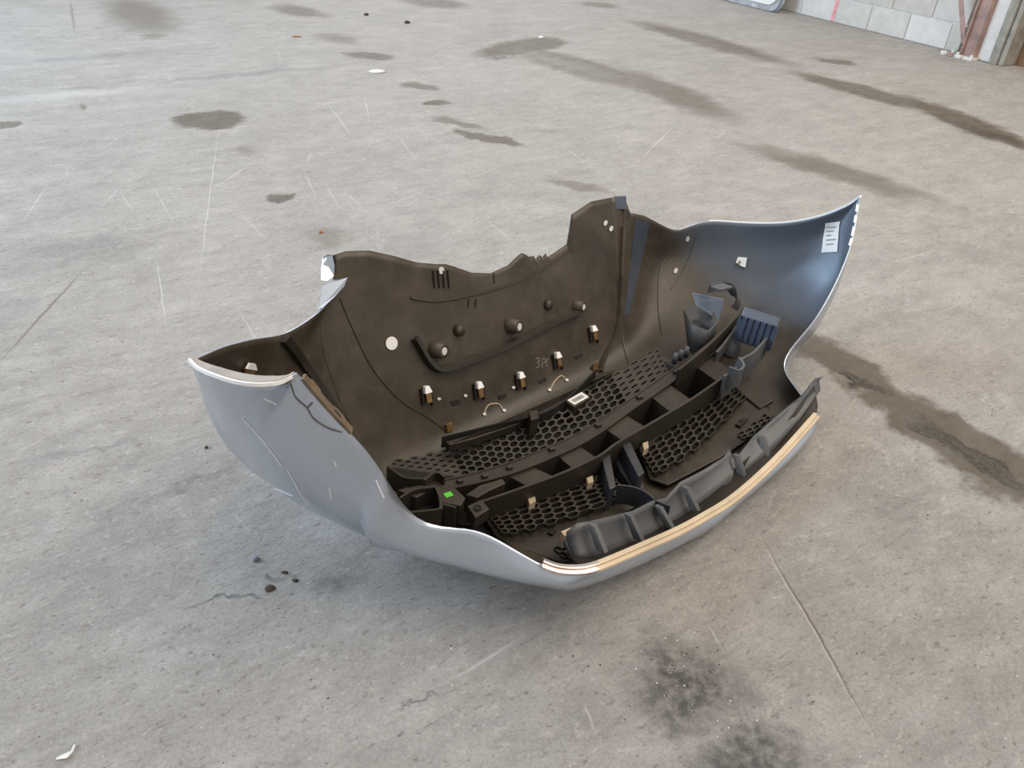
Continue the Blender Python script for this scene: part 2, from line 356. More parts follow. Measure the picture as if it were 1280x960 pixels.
# materials
sm = NT('silver_paint'); c0 = sm.coord()
sm.set('Base Color', sm.mix(sm.noise(c0, 2, 1), (.51, .575, .675), (.53, .595, .695)))
sn1 = sm.noise(sm.mapping(c0, rot=(.2, .5, .9), sc=(3, 90, 90)), 1.0, 5, .7)
sm.set('Metallic', .85); sm.set('Roughness', .27); sm.set('Coat Weight', .35); sm.set('Coat Roughness', .15)
M_silver = sm.m
im = NT('moulded_inner_plastic'); c0 = im.coord(); sx = im.new('ShaderNodeSeparateXYZ'); im.link(c0, sx.inputs[0])
nz = im.noise(c0, 7, 6, .6); dust = im.mapr(im.noise(c0, 22, 6, .65), .45, .8)
col = im.mix(im.mapr(nz, .3, .7), (.033, .025, .0165), (.056, .0425, .0285))
col = im.mix(im.math('MULTIPLY', dust, .25), col, (.15, .125, .095))
ov = im.mapr(im.math('ADD', im.math('ADD', sx.outputs[0], im.math('MULTIPLY', sx.outputs[2], .35)), im.math('MULTIPLY', nz, .12)), .84, .97, 0, 1, True)     # silver overspray inside the right wing
col = im.mix(ov, col, (.115, .135, .170)); im.set('Base Color', col); im.set('Metallic', im.math('MULTIPLY', ov, .35))
im.set('Roughness', im.mapr(nz, .3, .7, .38, .55)); im.set('Normal', im.bump(im.noise(c0, 140, 3), .12, .002)); M_inner = im.m
def plast(name, col, rough=.5, dustc=(.15, .12, .085), damt=.3):
    m = NT(name); c = m.coord(); f = m.noise(c, 9, 6, .65)
    b = m.mix(m.mapr(f, .3, .7), tuple(q*.8 for q in col), tuple(q*1.2 for q in col))
    g = m.new('ShaderNodeNewGeometry'); s2 = m.new('ShaderNodeSeparateXYZ'); m.link(g.outputs['Normal'], s2.inputs[0])
    df = m.math('MULTIPLY', m.mapr(s2.outputs[2], .5, 1.0), m.mapr(m.noise(c, 26, 5), .3, .75))          # dust settled on upward faces
    b = m.mix(m.math('MULTIPLY', df, damt), b, dustc)
    m.set('Base Color', b); m.set('Roughness', rough); m.set('Normal', m.bump(m.noise(c, 120, 3), .15, .002)); return m.m
M_blk = plast('black_grille_plastic', (.018, .015, .012), .5, (.13, .10, .07), .2)
M_rail = plast('brown_black_plastic', (.025, .0195, .0145), .5, (.13, .10, .07), .22)
M_gry = plast('blue_grey_plastic', (.080, .085, .094), .45, (.13, .125, .115), .3)
M_blu = plast('slate_blue_plastic', (.065, .085, .125), .35, (.12, .14, .17), .2)
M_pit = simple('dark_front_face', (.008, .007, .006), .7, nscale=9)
M_crm = simple('cream_trim', (.56, .46, .33), .42, .15, nscale=14, var=.12, coat=.15)
M_chr = simple('bright_trim', (.62, .55, .52), .2, .8, nscale=14, var=.1)
M_lab = simple('white_sticker', (.78, .78, .77), .5, nscale=40, var=.08)
M_ink = simple('sticker_print', (.30, .30, .30), .6)
M_brs = simple('brass_clip', (.28, .17, .08), .35, .5, nscale=40)
M_cap = simple('white_clip_cap', (.85, .86, .87), .4, nscale=30, var=.04)
M_flr = simple('pale_hole_rim', (.62, .61, .59), .6, nscale=30, var=.06)
M_grn2 = simple('green_tag', (.10, .60, .05), .5, nscale=30, var=.1)
M_tan = simple('tan_tab', (.45, .36, .25), .5, nscale=30, var=.15)
M_flap = plast('light_slate_plastic', (.13, .17, .24), .3, (.16, .19, .23), .2)
M_col = plast('dark_slate_plastic', (.026, .030, .038), .45)
M_ridge = plast('overspray_ridge', (.050, .062, .085), .40, (.12, .14, .17), .2)
M_lip = simple('grey_flange_plastic', (.30, .28, .26), .55, nscale=25, var=.2)

# control columns around the bowl: rows 1..4 below the rim
CC = [  # P1, P2, P3, P4
 ((-.868, .10, .395), (-.80, .13, .235), (-.67, .12, .075), (-.45, .10, -.03)),     # 0 left tip
 ((-.835, -.02, .38), (-.765, .035, .22), (-.65, .06, .08), (-.42, .05, -.03)),   # 1 fender corner
 ((-.73, -.06, .27), (-.685, -.02, .15), (-.585, -.005, .05), (-.40, .0, -.03)),   # 2
 ((-.605, -.115, .125), (-.57, -.085, .08), (-.50, -.05, .02), (-.35, -.05, -.025)),# 3 lamp corner
 ((-.462, -.272, .10), (-.43, -.24, .05), (-.37, -.18, .00), (-.30, -.12, -.02)),# 4
 ((-.362, -.307, .08), (-.345, -.28, .035), (-.30, -.20, -.01), (-.25, -.1, -.015)),# 5
 ((-.10, -.322, .05), (-.10, -.30, .022), (-.10, -.21, .005), (-.10, -.1, .003)),# 6
 ((.08, -.322, .055), (.08, -.30, .03), (.08, -.21, .018), (.08, -.1, .014)),    # 7
 ((.475, -.28, .11), (.46, -.26, .08), (.42, -.20, .065), (.30, -.12, .045)),    # 8
 ((.63, -.095, .12), (.60, -.07, .10), (.52, -.05, .08), (.35, -.05, .05)),      # 9
 ((.76, -.08, .22), (.73, -.03, .16), (.60, .0, .10), (.40, .0, .055)),          # 10
 ((.88, -.04, .33), (.83, .01, .22), (.67, .03, .12), (.42, .05, .06)),          # 11
 ((.925, .04, .42), (.88, .08, .27), (.71, .10, .13), (.45, .11, .06)),          # 12 right tip
 ((.89, .15, .33), (.83, .16, .22), (.69, .16, .12), (.45, .15, .06)),           # 13
 ((.78, .35, .27), (.71, .32, .18), (.59, .27, .11), (.42, .20, .06)),           # 14
 ((.64, .43, .25), (.59, .38, .17), (.50, .30, .09), (.40, .21, .055)),          # 15
 ((.42, .415, .33), (.41, .36, .20), (.39, .29, .075), (.34, .21, .045)),        # 16
 ((.26, .39, .26), (.25, .345, .16), (.25, .28, .05), (.22, .21, .03)),          # 17
 ((.05, .385, .26), (.04, .335, .15), (.02, .28, .03), (.02, .21, .012)),        # 18
 ((-.22, .39, .27), (-.22, .34, .155), (-.22, .28, .01), (-.22, .21, -.015)),    # 19
 ((-.46, .41, .32), (-.455, .35, .18), (-.42, .27, .0), (-.38, .19, -.03)),      # 20
 ((-.58, .35, .29), (-.565, .30, .16), (-.50, .23, .01), (-.40, .17, -.03)),     # 21
 ((-.68, .27, .28), (-.66, .23, .15), (-.57, .18, .03), (-.42, .15, -.03)),      # 22
 ((-.835, .165, .35), (-.775, .19, .19), (-.64, .17, .05), (-.44, .13, -.03)),      # 23
]
NC = len(CC)
# the rim: (column, image x, y, constraint axis, value)
RIM = [(0, 237, 450, 'l', -.925), (.2, 250, 463, 'l', -.92), (.4, 285, 478, 'l', -.91), (.6, 325, 485, 'l', -.885), (.8, 350, 480, 'l', -.86), (.93, 362, 472, 'l', -.835), (1, 372, 468, 'l', -.82),
 (1.35, 400, 503, 'l', -.785), (1.7, 432, 537, 'l', -.75), (2, 460, 565, 'l', -.715), (2.3, 480, 594, 'l', -.685), (2.6, 502, 630, 'l', -.645), (2.85, 522, 653, 'l', -.615), (3, 545, 662, 'l', -.59),
 (3.3, 590, 659, 'l', -.545), (3.6, 622, 674, 'l', -.51), (4, 680, 710, 'l', -.46), (4.4, 708, 714, 'l', -.42), (5, 738, 712, 'n', -.305), (6, 850, 663, 'n', -.312), (7, 915, 625, 'n', -.312),
 (7.5, 970, 575, 'n', -.300), (8, 1018, 520, 'l', .46), (8.5, 1002, 493, 'l', .51), (9, 976, 461, 'l', .575), (9.3, 984, 442, 'l', .615), (10, 1022, 398, 'l', .70), (10.5, 1048, 350, 'l', .79), (11, 1066, 305, 'l', .86),
 (12, 1076, 245, 'l', .925), (12.3, 1052, 262, 'l', .915), (12.6, 1015, 274, 'l', .90), (13, 975, 280, 'l', .875), (13.5, 925, 279, 'l', .84), (14, 882, 275, 'l', .78), (14.3, 862, 282, 'l', .74), (14.6, 845, 289, 'l', .71),
 (15, 830, 283, 'l', .65), (15.4, 808, 270, 'l', .58), (15.7, 788, 266, 'l', .50), (15.75, 781, 250, 'n', .48), (15.95, 772, 245, 'n', .478), (16, 764, 247, 'n', .47), (16.35, 738, 252, 'n', .465), (16.65, 714, 268, 'n', .455), (16.85, 711, 288, 'n', .445), (17, 708, 305, 'n', .44),
 (17.2, 694, 315, 'n', .435), (17.42, 683, 322, 'n', .43), (17.45, 681, 317, 'n', .43), (17.5, 677, 323, 'n', .43), (17.54, 674, 318, 'n', .43), (17.6, 668, 326, 'n', .428), (17.63, 666, 320, 'n', .428), (17.7, 660, 321, 'n', .428), (17.78, 651, 316, 'n', .428),
 (18, 634, 332, 'n', .425), (18.2, 612, 342, 'n', .423), (18.5, 588, 341, 'n', .423), (18.75, 566, 333, 'n', .425), (18.85, 556, 330, 'n', .428), (19, 543, 330, 'n', .43), (19.25, 520, 328, 'n', .435), (19.5, 492, 320, 'n', .44), (19.75, 460, 313, 'n', .45), (19.9, 432, 314, 'n', .455),
 (20, 416, 319, 'n', .455), (20.2, 419, 335, 'n', .445), (20.4, 421, 347, 'n', .435), (20.6, 418, 366, 'n', .42), (21, 402, 386, 'n', .385), (21.5, 380, 403, 'n', .345), (22, 350, 420, 'l', -.655), (22.4, 318, 422, 'l', -.74), (23, 275, 433, 'l', -.835), (24, 237, 450, 'l', -.925)]
RT = np.array([r[0] for r in RIM]); RP = np.array([at(r[1], r[2], **{r[3]: r[4]}) for r in RIM])
CORN = np.array([0, 1, 8, 12, 24.])
def rim0(t):
    t = t % NC
    return np.array([np.interp(t, RT, RP[:, k]) for k in range(3)])
def rim(t):
    t = t % NC
    wd_ = min(.30, np.min(np.abs(CORN-t)))
    if 15.6 < t < 21.2: wd_ = 0 if t < 20.5 else min(wd_, t-20.5)
    if t <= 15.6: wd_ = min(wd_, 15.6-t)
    if wd_ < .01: return rim0(t)
    return np.mean([rim0(t+d*wd_)*k for d, k in ((-1, .3), (-.6, .9), (-.2, 1.3), (.2, 1.3), (.6, .9), (1, .3))], axis=0)*6/5.0
CA = np.array(CC, float)
def col_ctrl(t):
    i = int(math.floor(t)); f = t-i
    p = [CA[(i+k) % NC] for k in (-1, 0, 1, 2)]
    q = .5*((2*p[1])+(p[2]-p[0])*f+(2*p[0]-5*p[1]+4*p[2]-p[3])*f*f+(3*p[1]-p[0]-3*p[2]+p[3])*f**3)
    return [rim(t)]+list(q)
def shell(name, t0, t1, dt, mats, outmat, rows=22, last=4):
    n = int(round((t1-t0)/dt)); vs = []; fs = []
    # rim corner positions are kept exactly: columns at dt plus the traced rim positions
    ts = sorted(set([round(t0+i*(t1-t0)/n, 4) for i in range(n+1)]))
    for t in ts:
        P = col_ctrl(t); tt = t % NC
        cr = .030*min(1, max(0, (tt-2.2)/.2))*min(1, max(0, (3.3-tt)/.9))                        # pressed fold below the lamp edge
        for r in range(rows+1):
            q = r/rows; vs.append(cat1(P, last*q)+np.array([-.75, -.55, .1])*cr*math.sin(min(1, q/.75)*math.pi)**.6 if q < .75 else cat1(P, last*q))
    R = rows+1
    for i in range(len(ts)-1):
        for r in range(rows): fs.append((i*R+r, i*R+r+1, (i+1)*R+r+1, (i+1)*R+r))
    o = mesh_obj(name, vs, fs, mats, bump, True, [outmat]*len(fs))
    me = o.data; tree = BVHTree.FromPolygons([tuple(v) for v in vs], fs)
    so = o.modifiers.new('thickness', 'SOLIDIFY'); so.thickness = .0035; so.offset = -1; so.material_offset = 1; so.material_offset_rim = 0
    return o, tree
cover, TR1 = shell('painted_cover', -3.55, 16.0, .05, [M_silver, M_inner], 0)
val, TR2 = shell('lower_valance', 16.0, 20.45, .025, [M_inner, M_inner], 0)
cover['label'] = 'silver painted outer skin'; val['label'] = 'unpainted dark underside panel with torn edge'
# front face that the bumper lies on, closing the bowl below the grilles
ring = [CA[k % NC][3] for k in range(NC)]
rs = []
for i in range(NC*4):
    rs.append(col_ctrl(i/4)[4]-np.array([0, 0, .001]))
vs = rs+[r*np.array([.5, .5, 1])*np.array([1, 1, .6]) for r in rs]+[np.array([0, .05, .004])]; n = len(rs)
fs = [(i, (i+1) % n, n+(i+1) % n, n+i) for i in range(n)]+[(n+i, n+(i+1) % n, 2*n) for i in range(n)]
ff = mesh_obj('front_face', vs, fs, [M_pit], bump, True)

def hit(x, y, trees=(1, 2)):
    best = None; d = Vector(BM@ray(x, y)).normalized(); o = Vector(CL)
    for k in trees:
        loc, nr, idx, dist = (TR1, TR2)[k-1].ray_cast(o, d)
        if loc is not None and (best is None or dist < best[2]):
            if nr.dot(d) > 0: nr = -nr
            best = (loc, nr, dist)
    if best is None:
        p = at(x, y, pl=(.265, .42)); return Vector(p), Vector((0, -.9, .4)), 0
    return best
def decal(name, px, mat, off=.005, trees=(1, 2), th=.0012, parent=None):
    hs = [hit(x, y, trees) for x, y in px]; nn = sum((h[1] for h in hs), Vector()).normalized()
    mb = MB(); mb.prism([h[0]+nn*off for h in hs], nn*th); return mb.build(name, mat, parent or bump)
def patch_decal(name, c4, mat, off=.006, trees=(1,), n=6, parent=None):
    vs = []; fs = []
    for i in range(n+1):
        for j in range(n+1):
            a, b = i/n, j/n
            x = (c4[0][0]*(1-a)+c4[1][0]*a)*(1-b)+(c4[3][0]*(1-a)+c4[2][0]*a)*b; y = (c4[0][1]*(1-a)+c4[1][1]*a)*(1-b)+(c4[3][1]*(1-a)+c4[2][1]*a)*b
            h_ = hit(x, y, trees); vs.append(h_[0]+h_[1]*off)
    for i in range(n):
        for j in range(n): k = i*(n+1)+j; fs.append((k, k+1, k+n+2, k+n+1))
    o = mesh_obj(name, vs, fs, mat, parent or bump); o.modifiers.new('thickness', 'SOLIDIFY').thickness = .0008; return o
def ell(cx, cy, rx, ry, a=0, n=14):
    return [(cx+rx*math.cos(t)*math.cos(a)-ry*math.sin(t)*math.sin(a), cy+rx*math.cos(t)*math.sin(a)+ry*math.sin(t)*math.cos(a)) for t in [2*math.pi*k/n for k in range(n)]]
def rib(name, px, prof, mat, trees=(1, 2), k=6, smooth=False, off=0.003):
    P = resample([(x, y, 0) for x, y in px], k); hs = [hit(p[0], p[1], trees) for p in P]
    nn = sum((h[1] for h in hs), Vector()).normalized()
    mb = MB(); mb.sweep([h[0]+nn*off for h in hs], nn, prof); return mb.build(name, mat, bump, smooth)

# ---- trim strip along the near edge
P = [rim(4+i*.04)+np.array([0, -.004, .003]) for i in range(101)]
PP = [np.array(p) for p in P]
def smooth_pts(P, it=3):
    P = [np.array(p) for p in P]
    for _ in range(it): P = [P[0]]+[(P[i-1]+2*P[i]+P[i+1])/4 for i in range(1, len(P)-1)]+[P[-1]]
    return P
PP = smooth_pts(PP)
prof = [(-.010, -.004), (-.010, .004), (-.004, .006), (-.001, .006), (.000, .002), (.002, .002), (.003, .005), (.008, .004), (.010, .0), (.008, -.004)]
mb = MB(); mb.sweep(PP[25:], (0, -.35, .94), prof); mb.build('trim_strip', M_crm, bump, False)['label'] = 'cream bright trim strip with a groove'
mb = MB(); mb.sweep(PP[:27], (0, -.35, .94), prof); mb.build('trim_end_piece', M_chr, bump, False)
# ---- grey broken reinforcement strip standing inside the trim
TOP = [(708, 668), (722, 655), (737, 650), (760, 645), (792, 637), (815, 628), (832, 622), (850, 604), (880, 588), (905, 571), (912, 560), (920, 573), (942, 546), (965, 525), (985, 508), (1003, 495), (1011, 482), (1020, 473), (1029, 471)]
BOT = [(722, 707), (730, 705), (745, 701), (768, 694), (795, 683), (820, 671), (840, 660), (855, 650), (882, 630), (905, 611), (914, 604), (924, 596), (946, 577), (968, 560), (985, 541), (1000, 523), (1010, 509), (1018, 498), (1026, 487)]
vs = []; fs = []
nS = len(TOP)
for i, ((a, b), (c, d)) in enumerate(zip(TOP, BOT)):
    f = i/(nS-1)
    nb = -.268+.035*max(0, (f-.75)/.25)+.01*max(0, (.1-f)/.1)
    p0 = at(c, d, n=nb); p1 = at(a, b, n=nb+.045)
    for r in range(5):
        q = r/4; p = p0*(1-q)+p1*q; p[1] += .010*math.sin(q*math.pi)+random.uniform(-.0015, .0015)
        if r == 4: p[2] += random.uniform(-.004, .004)
        vs.append(p)
for i in range(nS-1):
    for r in range(4): fs.append((i*5+r, (i+1)*5+r, (i+1)*5+r+1, i*5+r+1))
gs = mesh_obj('reinforcement_strip', vs, fs, M_gry, bump, True)
so = gs.modifiers.new('thickness', 'SOLIDIFY'); so.thickness = .004; so.offset = 0
gs['label'] = 'torn grey plastic strip standing on edge'
for (x0, y0, x1, y1) in [(735, 655, 745, 702), (818, 632, 830, 672), (916, 568, 922, 612), (852, 608, 862, 650), (780, 642, 792, 688), (948, 545, 952, 588)]:
    a, b = at(x0, y0, n=-.232), at(x1, y1-14, n=-.266); mb = MB(); mb.prism([a, b, b+np.array([.004, -.018, .004]), a+np.array([.004, -.012, 0])], (.010, 0, 0)); mb.build('stiffener_rib', M_gry, bump)
# channel between strip and trim
vs = []; fs = []
for i, (c, d) in enumerate(BOT):
    t = 4.55+(8-4.55)*i/(nS-1); a = at(c, d, n=-.268+.035*max(0, (i/(nS-1)-.75)/.25)); b = np.array([np.interp(a[0], [p[0] for p in PP], [p[k] for p in PP]) for k in range(3)])
    vs += [a+np.array([0, .02, .002]), (a+b)/2-np.array([0, 0, .012]), b]
for i in range(nS-1):
    for r in range(2): fs.append((i*3+r, (i+1)*3+r, (i+1)*3+r+1, i*3+r+1))
ch = mesh_obj('trim_channel', vs, fs, M_rail, bump, True); ch.modifiers.new('thickness', 'SOLIDIFY').thickness = .003

# ---- slabs: plan outline at a height, with depth
def slab(name, px, u, depth, mat, bevel=.0015, label=None):
    mb = MB(); mb.prism([at(x, y, u=u) for x, y in px], (0, 0, -depth)); o = mb.build(name, mat, bump, bevel=bevel)
    if label: o['label'] = label
    return o
def blade(name, px, u, h, th, mat, k=5, label=None, lean=0):
    P = resample([at(x, y, u=(u if not isinstance(u, (list, tuple)) else u[i])) for i, (x, y) in enumerate(px)], k)
    mb = MB(); mb.sweep(P, (0, lean, 1), [(-th/2, -h), (th/2, -h), (th/2, 0), (-th/2, 0)]); o = mb.build(name, mat, bump)
    if label: o['label'] = label
    return o
def ug(px, py, off):                                 # height that follows the tilted resting plane
    p = at(px, py, u=.03); return off+.055*max(-1, p[0]/.5)
def ribbon_patch(up, lo):
    Aa = resample(up, 8); Bb = resample(lo, 8); n = len(Aa)-1
    def f(a, b):
        x = min(max(a, 0), 1)*(len(Aa)-1); i = min(int(x), len(Aa)-2); g = x-i; pa = Aa[i]*(1-g)+Aa[i+1]*g
        x = min(max(a, 0), 1)*(len(Bb)-1); i = min(int(x), len(Bb)-2); g = x-i; pb = Bb[i]*(1-g)+Bb[i+1]*g
        return pa*(1-b)+pb*b
    return f
def honeycomb(name, f, cols, rows, hole, mat, th=.006, skip=None, blind=None):
    vs = []; fs = []; r = 1/(1.5*cols+.5); hh = 1/(2*rows+1)
    for i in range(cols):
        for j in range(rows):
            ca = r+1.5*r*i; cb = hh+2*hh*j+(hh if i % 2 else 0)
            if skip and skip(ca, cb): continue
            hs = hole(ca) if callable(hole) else hole
            if isinstance(hs, (int, float)): hs = (hs, hs)
            k = len(vs); o = [(r, 0), (r/2, hh), (-r/2, hh), (-r, 0), (-r/2, -hh), (r/2, -hh)]
            for x, y in o: vs.append(f(ca+x, cb+y))
            for x, y in o: vs.append(f(ca+x*hs[0], cb+y*hs[1]))
            for q in range(6): fs.append((k+q, k+(q+1) % 6, k+6+(q+1) % 6, k+6+q))
    o = mesh_obj(name, vs, fs, mat, bump)
    bm = bmesh.new(); bm.from_mesh(o.data); bmesh.ops.remove_doubles(bm, verts=bm.verts, dist=.0006); bmesh.ops.recalc_face_normals(bm, faces=bm.faces); bm.to_mesh(o.data); bm.free()
    so = o.modifiers.new('thickness', 'SOLIDIFY'); so.thickness = th; so.offset = 0
    return o
def upx(px, off): return [at(x, y, u=ug(x, y, off)) for x, y in px]

# lower intake grille: long narrow strip behind the frame
up = upx([(478, 577), (530, 568), (590, 552), (650, 532), (705, 503), (765, 468), (822, 432)], .045)
lo = upx([(503, 614), (552, 608), (610, 598), (668, 581), (733, 548), (788, 509), (838, 472)], .026)
fl = ribbon_patch(up, lo)
g1 = honeycomb('lower_intake_grille', fl, 36, 6, lambda a: (.62, .30) if (a < .26 or a > .82) else .76, M_rail)
slab('grille_shadow_pan', [(480, 582), (590, 556), (650, 536), (705, 508), (822, 438), (836, 474), (733, 550), (668, 584), (610, 602), (505, 618)], -.006, .004, M_pit)  # near-black sheet, shade behind the mesh put into its colour
# ledge at the foot of the valance
slab('valance_ledge', [(557, 552), (615, 536), (690, 516), (748, 466), (775, 462), (705, 500), (650, 529), (590, 549), (562, 556)], .052, .02, M_rail)
blade('valance_lip', [(553, 546), (615, 531), (692, 510), (745, 462)], [.06, .06, .068, .08], .03, .004, M_pit)
slab('ledge_block', [(661, 514), (672, 512), (674, 522), (664, 525)], .085, .05, M_rail)
slab('label_pad', [(706, 501), (728, 488), (739, 497), (718, 509)], .066, .03, M_rail)
slab('bar_code_label', [(709, 500), (727, 490), (736, 496), (718, 506)], .0672, .001, M_lab, 0, 'white sticker with printed code')
slab('printed_code', [(714, 500), (727, 493), (731, 496), (718, 503)], .0677, .0005, M_ink, 0)

# main frame: rear rail, front blade, cross webs
def pxs(lst, off, depth, name, mat, bevel=.002):
    mb = MB(); mb.prism(upx(lst, off), (0, 0, -depth)); return mb.build(name, mat, bump, bevel=bevel)
RA_u = [(505, 607), (548, 602), (600, 590), (655, 572), (725, 541), (782, 503), (835, 466), (878, 436), (905, 410)]
RA_l = [(509, 622), (556, 614), (608, 603), (664, 585), (734, 553), (790, 514), (843, 477), (886, 448), (914, 420)]
Ru, Rl = resample(upx(RA_u, .085), 4), resample(upx(RA_l, .085), 4)
mb = MB()
for i in range(len(Ru)-1): mb.prism([Ru[i], Ru[i+1], Rl[i+1], Rl[i]], (0, 0, -.012))
mb.build('frame_rail', M_rail, bump)
mb = MB(); mb.sweep(Rl, (0, 0, 1), [(-.002, -.07), (.002, -.07), (.002, .006), (-.002, .006)]); mb.build('rail_wall', M_rail, bump)
mb = MB(); mb.sweep(Ru, (0, 0, 1), [(-.002, -.06), (.002, -.06), (.002, .002), (-.002, .002)]); mb.build('rail_wall', M_rail, bump)
BLD = [(598, 628), (645, 612), (700, 592), (748, 570), (772, 553), (815, 528), (862, 500), (900, 474), (918, 462)]
Bl = resample(upx(BLD, .100), 5); mb = MB(); mb.sweep(Bl, (0, 0, 1), [(-.003, -.055), (.003, -.055), (.003, 0), (-.003, 0)]); mb.build('front_blade', M_rail, bump)
WEBS = [[(632, 592), (662, 583), (700, 600), (668, 612)], [(690, 562), (714, 552), (744, 572), (716, 585)], [(752, 532), (778, 517), (806, 534), (778, 550)], [(810, 492), (832, 478), (862, 499), (838, 514)], [(866, 455), (886, 443), (914, 463), (896, 476)]]
for q in WEBS:
    pxs(q, .083, .010, 'cross_web', M_rail)
    for a, b in ((q[0], q[3]), (q[1], q[2])):
        pa, pb_ = upx([a, b], .083); mb = MB(); mb.sweep([pa, (pa+pb_)/2, pb_], (0, 0, 1), [(-.002, -.075), (.002, -.075), (.002, 0), (-.002, 0)]); mb.build('pocket_wall', M_rail, bump)
# small rail steps and studs
for (x, y) in [(575, 600), (606, 594), (637, 583), (690, 560), (748, 530), (800, 495), (846, 463)]:
    pxs([(x-5, y-1), (x+2, y-4), (x+5, y), (x-2, y+2)], .092, .02, 'snap_lug', M_rail)
# central column
pxs([(762, 560), (776, 552), (800, 590), (806, 612), (788, 606), (776, 590)], .05, .02, 'centre_column', M_col)
for q in ([(752, 572), (762, 565), (770, 608), (762, 612)], [(776, 553), (786, 548), (806, 590), (798, 596)]):
    mb = MB(); mb.prism(upx(q, .085), (0, 0, -.06)); mb.build('column_wall', M_col, bump, bevel=.002)
Cw = resample(upx([(772, 606), (790, 608), (806, 614), (822, 626), (838, 632)], .085), 5)
mb = MB(); mb.sweep(Cw, (0, 0, 1), [(-.002, -.05), (.002, -.05), (.002, 0), (-.002, 0)]); mb.build('column_wall', M_col, bump)

# upper grille panels either side of the column
PL = [(600, 638), (640, 626), (700, 607), (760, 590), (786, 612), (800, 630), (770, 645), (728, 660), (712, 680), (724, 704), (700, 702), (672, 692), (640, 682), (618, 668)]
pxs(PL, .030, .006, 'grille_panel', M_rail)
fL = ribbon_patch(upx([(608, 645), (655, 628), (710, 612), (768, 597)], .048), upx([(630, 672), (670, 663), (725, 646), (786, 622)], .048))
honeycomb('upper_grille_mesh', fL, 12, 5, .80, M_rail, .012, lambda a, b: (a < .06 and b < .2) or (a < .12 and b > .85))
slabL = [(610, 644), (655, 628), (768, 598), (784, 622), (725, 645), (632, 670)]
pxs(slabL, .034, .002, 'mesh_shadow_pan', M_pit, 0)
PR = [(797, 556), (830, 534), (870, 503), (908, 474), (945, 497), (968, 518), (930, 552), (900, 572), (870, 588), (835, 606), (812, 598)]
pxs(PR, .030, .006, 'grille_panel', M_rail)
fR = ribbon_patch(upx([(799, 566), (835, 538), (872, 508), (908, 482)], .048), upx([(818, 597), (856, 575), (895, 540), (934, 497)], .048))
honeycomb('upper_grille_mesh', fR, 12, 5, .80, M_rail, .012)
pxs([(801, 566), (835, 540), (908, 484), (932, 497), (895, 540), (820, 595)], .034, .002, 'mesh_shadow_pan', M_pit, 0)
fS = ribbon_patch(upx([(690, 686), (706, 681), (718, 680)], .050), upx([(708, 702), (718, 700), (724, 698)], .050))
honeycomb('upper_grille_mesh', fS, 4, 2, .8, M_rail, .008)
fS = ribbon_patch(upx([(920, 545), (940, 530), (956, 518)], .050), upx([(930, 552), (948, 540), (966, 524)], .050))
honeycomb('upper_grille_mesh', fS, 5, 2, .8, M_rail, .008)
# tan tabs and clip pads
for q, u, mt in [([(659, 620), (668, 617), (670, 626), (662, 630)], .068, M_tan), ([(733, 597), (741, 594), (742, 602), (735, 604)], .068, M_tan), ([(803, 554), (810, 551), (811, 559), (805, 562)], .068, M_tan), ([(862, 508), (870, 503), (871, 508), (864, 513)], .062, M_tan),
                 ([(701, 664), (716, 658), (723, 662), (706, 670)], .085, M_tan), ([(722, 658), (730, 654), (736, 659), (728, 663)], .085, M_tan)]:
    pxs(q, u, .02, 'snap_tab', mt, .001)
pxs([(700, 664), (722, 664), (728, 690), (722, 704), (712, 690)], .075, .012, 'bent_bracket', M_gry)
for (x, y) in [(690, 606), (712, 600), (878, 494), (690, 665), (930, 525), (925, 530)]:
    pxs([(x-6, y), (x, y-3), (x+6, y-2), (x+1, y+3)], .036, .004, 'panel_lug', M_pit, 0)

# left end of the frame: boxes, sticker, drilled tab
pxs([(496, 612), (524, 606), (546, 608), (520, 622)], .095, .07, 'end_box', M_rail)
pxs([(500, 634), (530, 622), (545, 632), (548, 652), (520, 655)], .06, .012, 'end_box_floor', M_pit)
for q, hgt_ in [([(500, 622), (518, 612), (545, 608)], .08), ([(512, 640), (548, 636), (552, 630), (570, 634)], .09), ([(545, 608), (550, 622), (552, 636)], .06), ([(485, 582), (505, 596), (528, 598)], .05), ([(530, 600), (545, 590), (556, 596)], .05)]:
    Pp = resample(upx(q, .105), 4); mb = MB(); mb.sweep(Pp, (0, 0, 1), [(-.0025, -hgt_), (.0025, -hgt_), (.0025, 0), (-.0025, 0)]); mb.build('end_wall', M_rail, bump)
pxs([(545, 614), (566, 607), (582, 622), (576, 632), (552, 628)], .10, .05, 'sticker_platform', M_rail)
pxs([(554, 617), (563, 614), (567, 619), (558, 622)], .1012, .001, 'green_sticker', M_grn2, 0)['label'] = 'small bright green sticker'
pxs([(582, 618), (600, 606), (628, 598), (632, 604), (610, 614), (596, 622)], .10, .05, 'end_box', M_rail)
t_ = pxs([(584, 632), (602, 624), (612, 636), (594, 647)], .10, .03, 'drilled_tab', M_rail, .002)
pc_ = upx([(597, 635)], .1005)[0]; mb = MB(); mb.cyl(pc_, (0, 0, .002), .009, .009, 16, hole=.006); mb.build('bolt_hole', M_pit, bump)
pxs([(560, 640), (584, 636), (596, 650), (590, 656), (562, 655)], .04, .02, 'end_box_floor', M_pit)

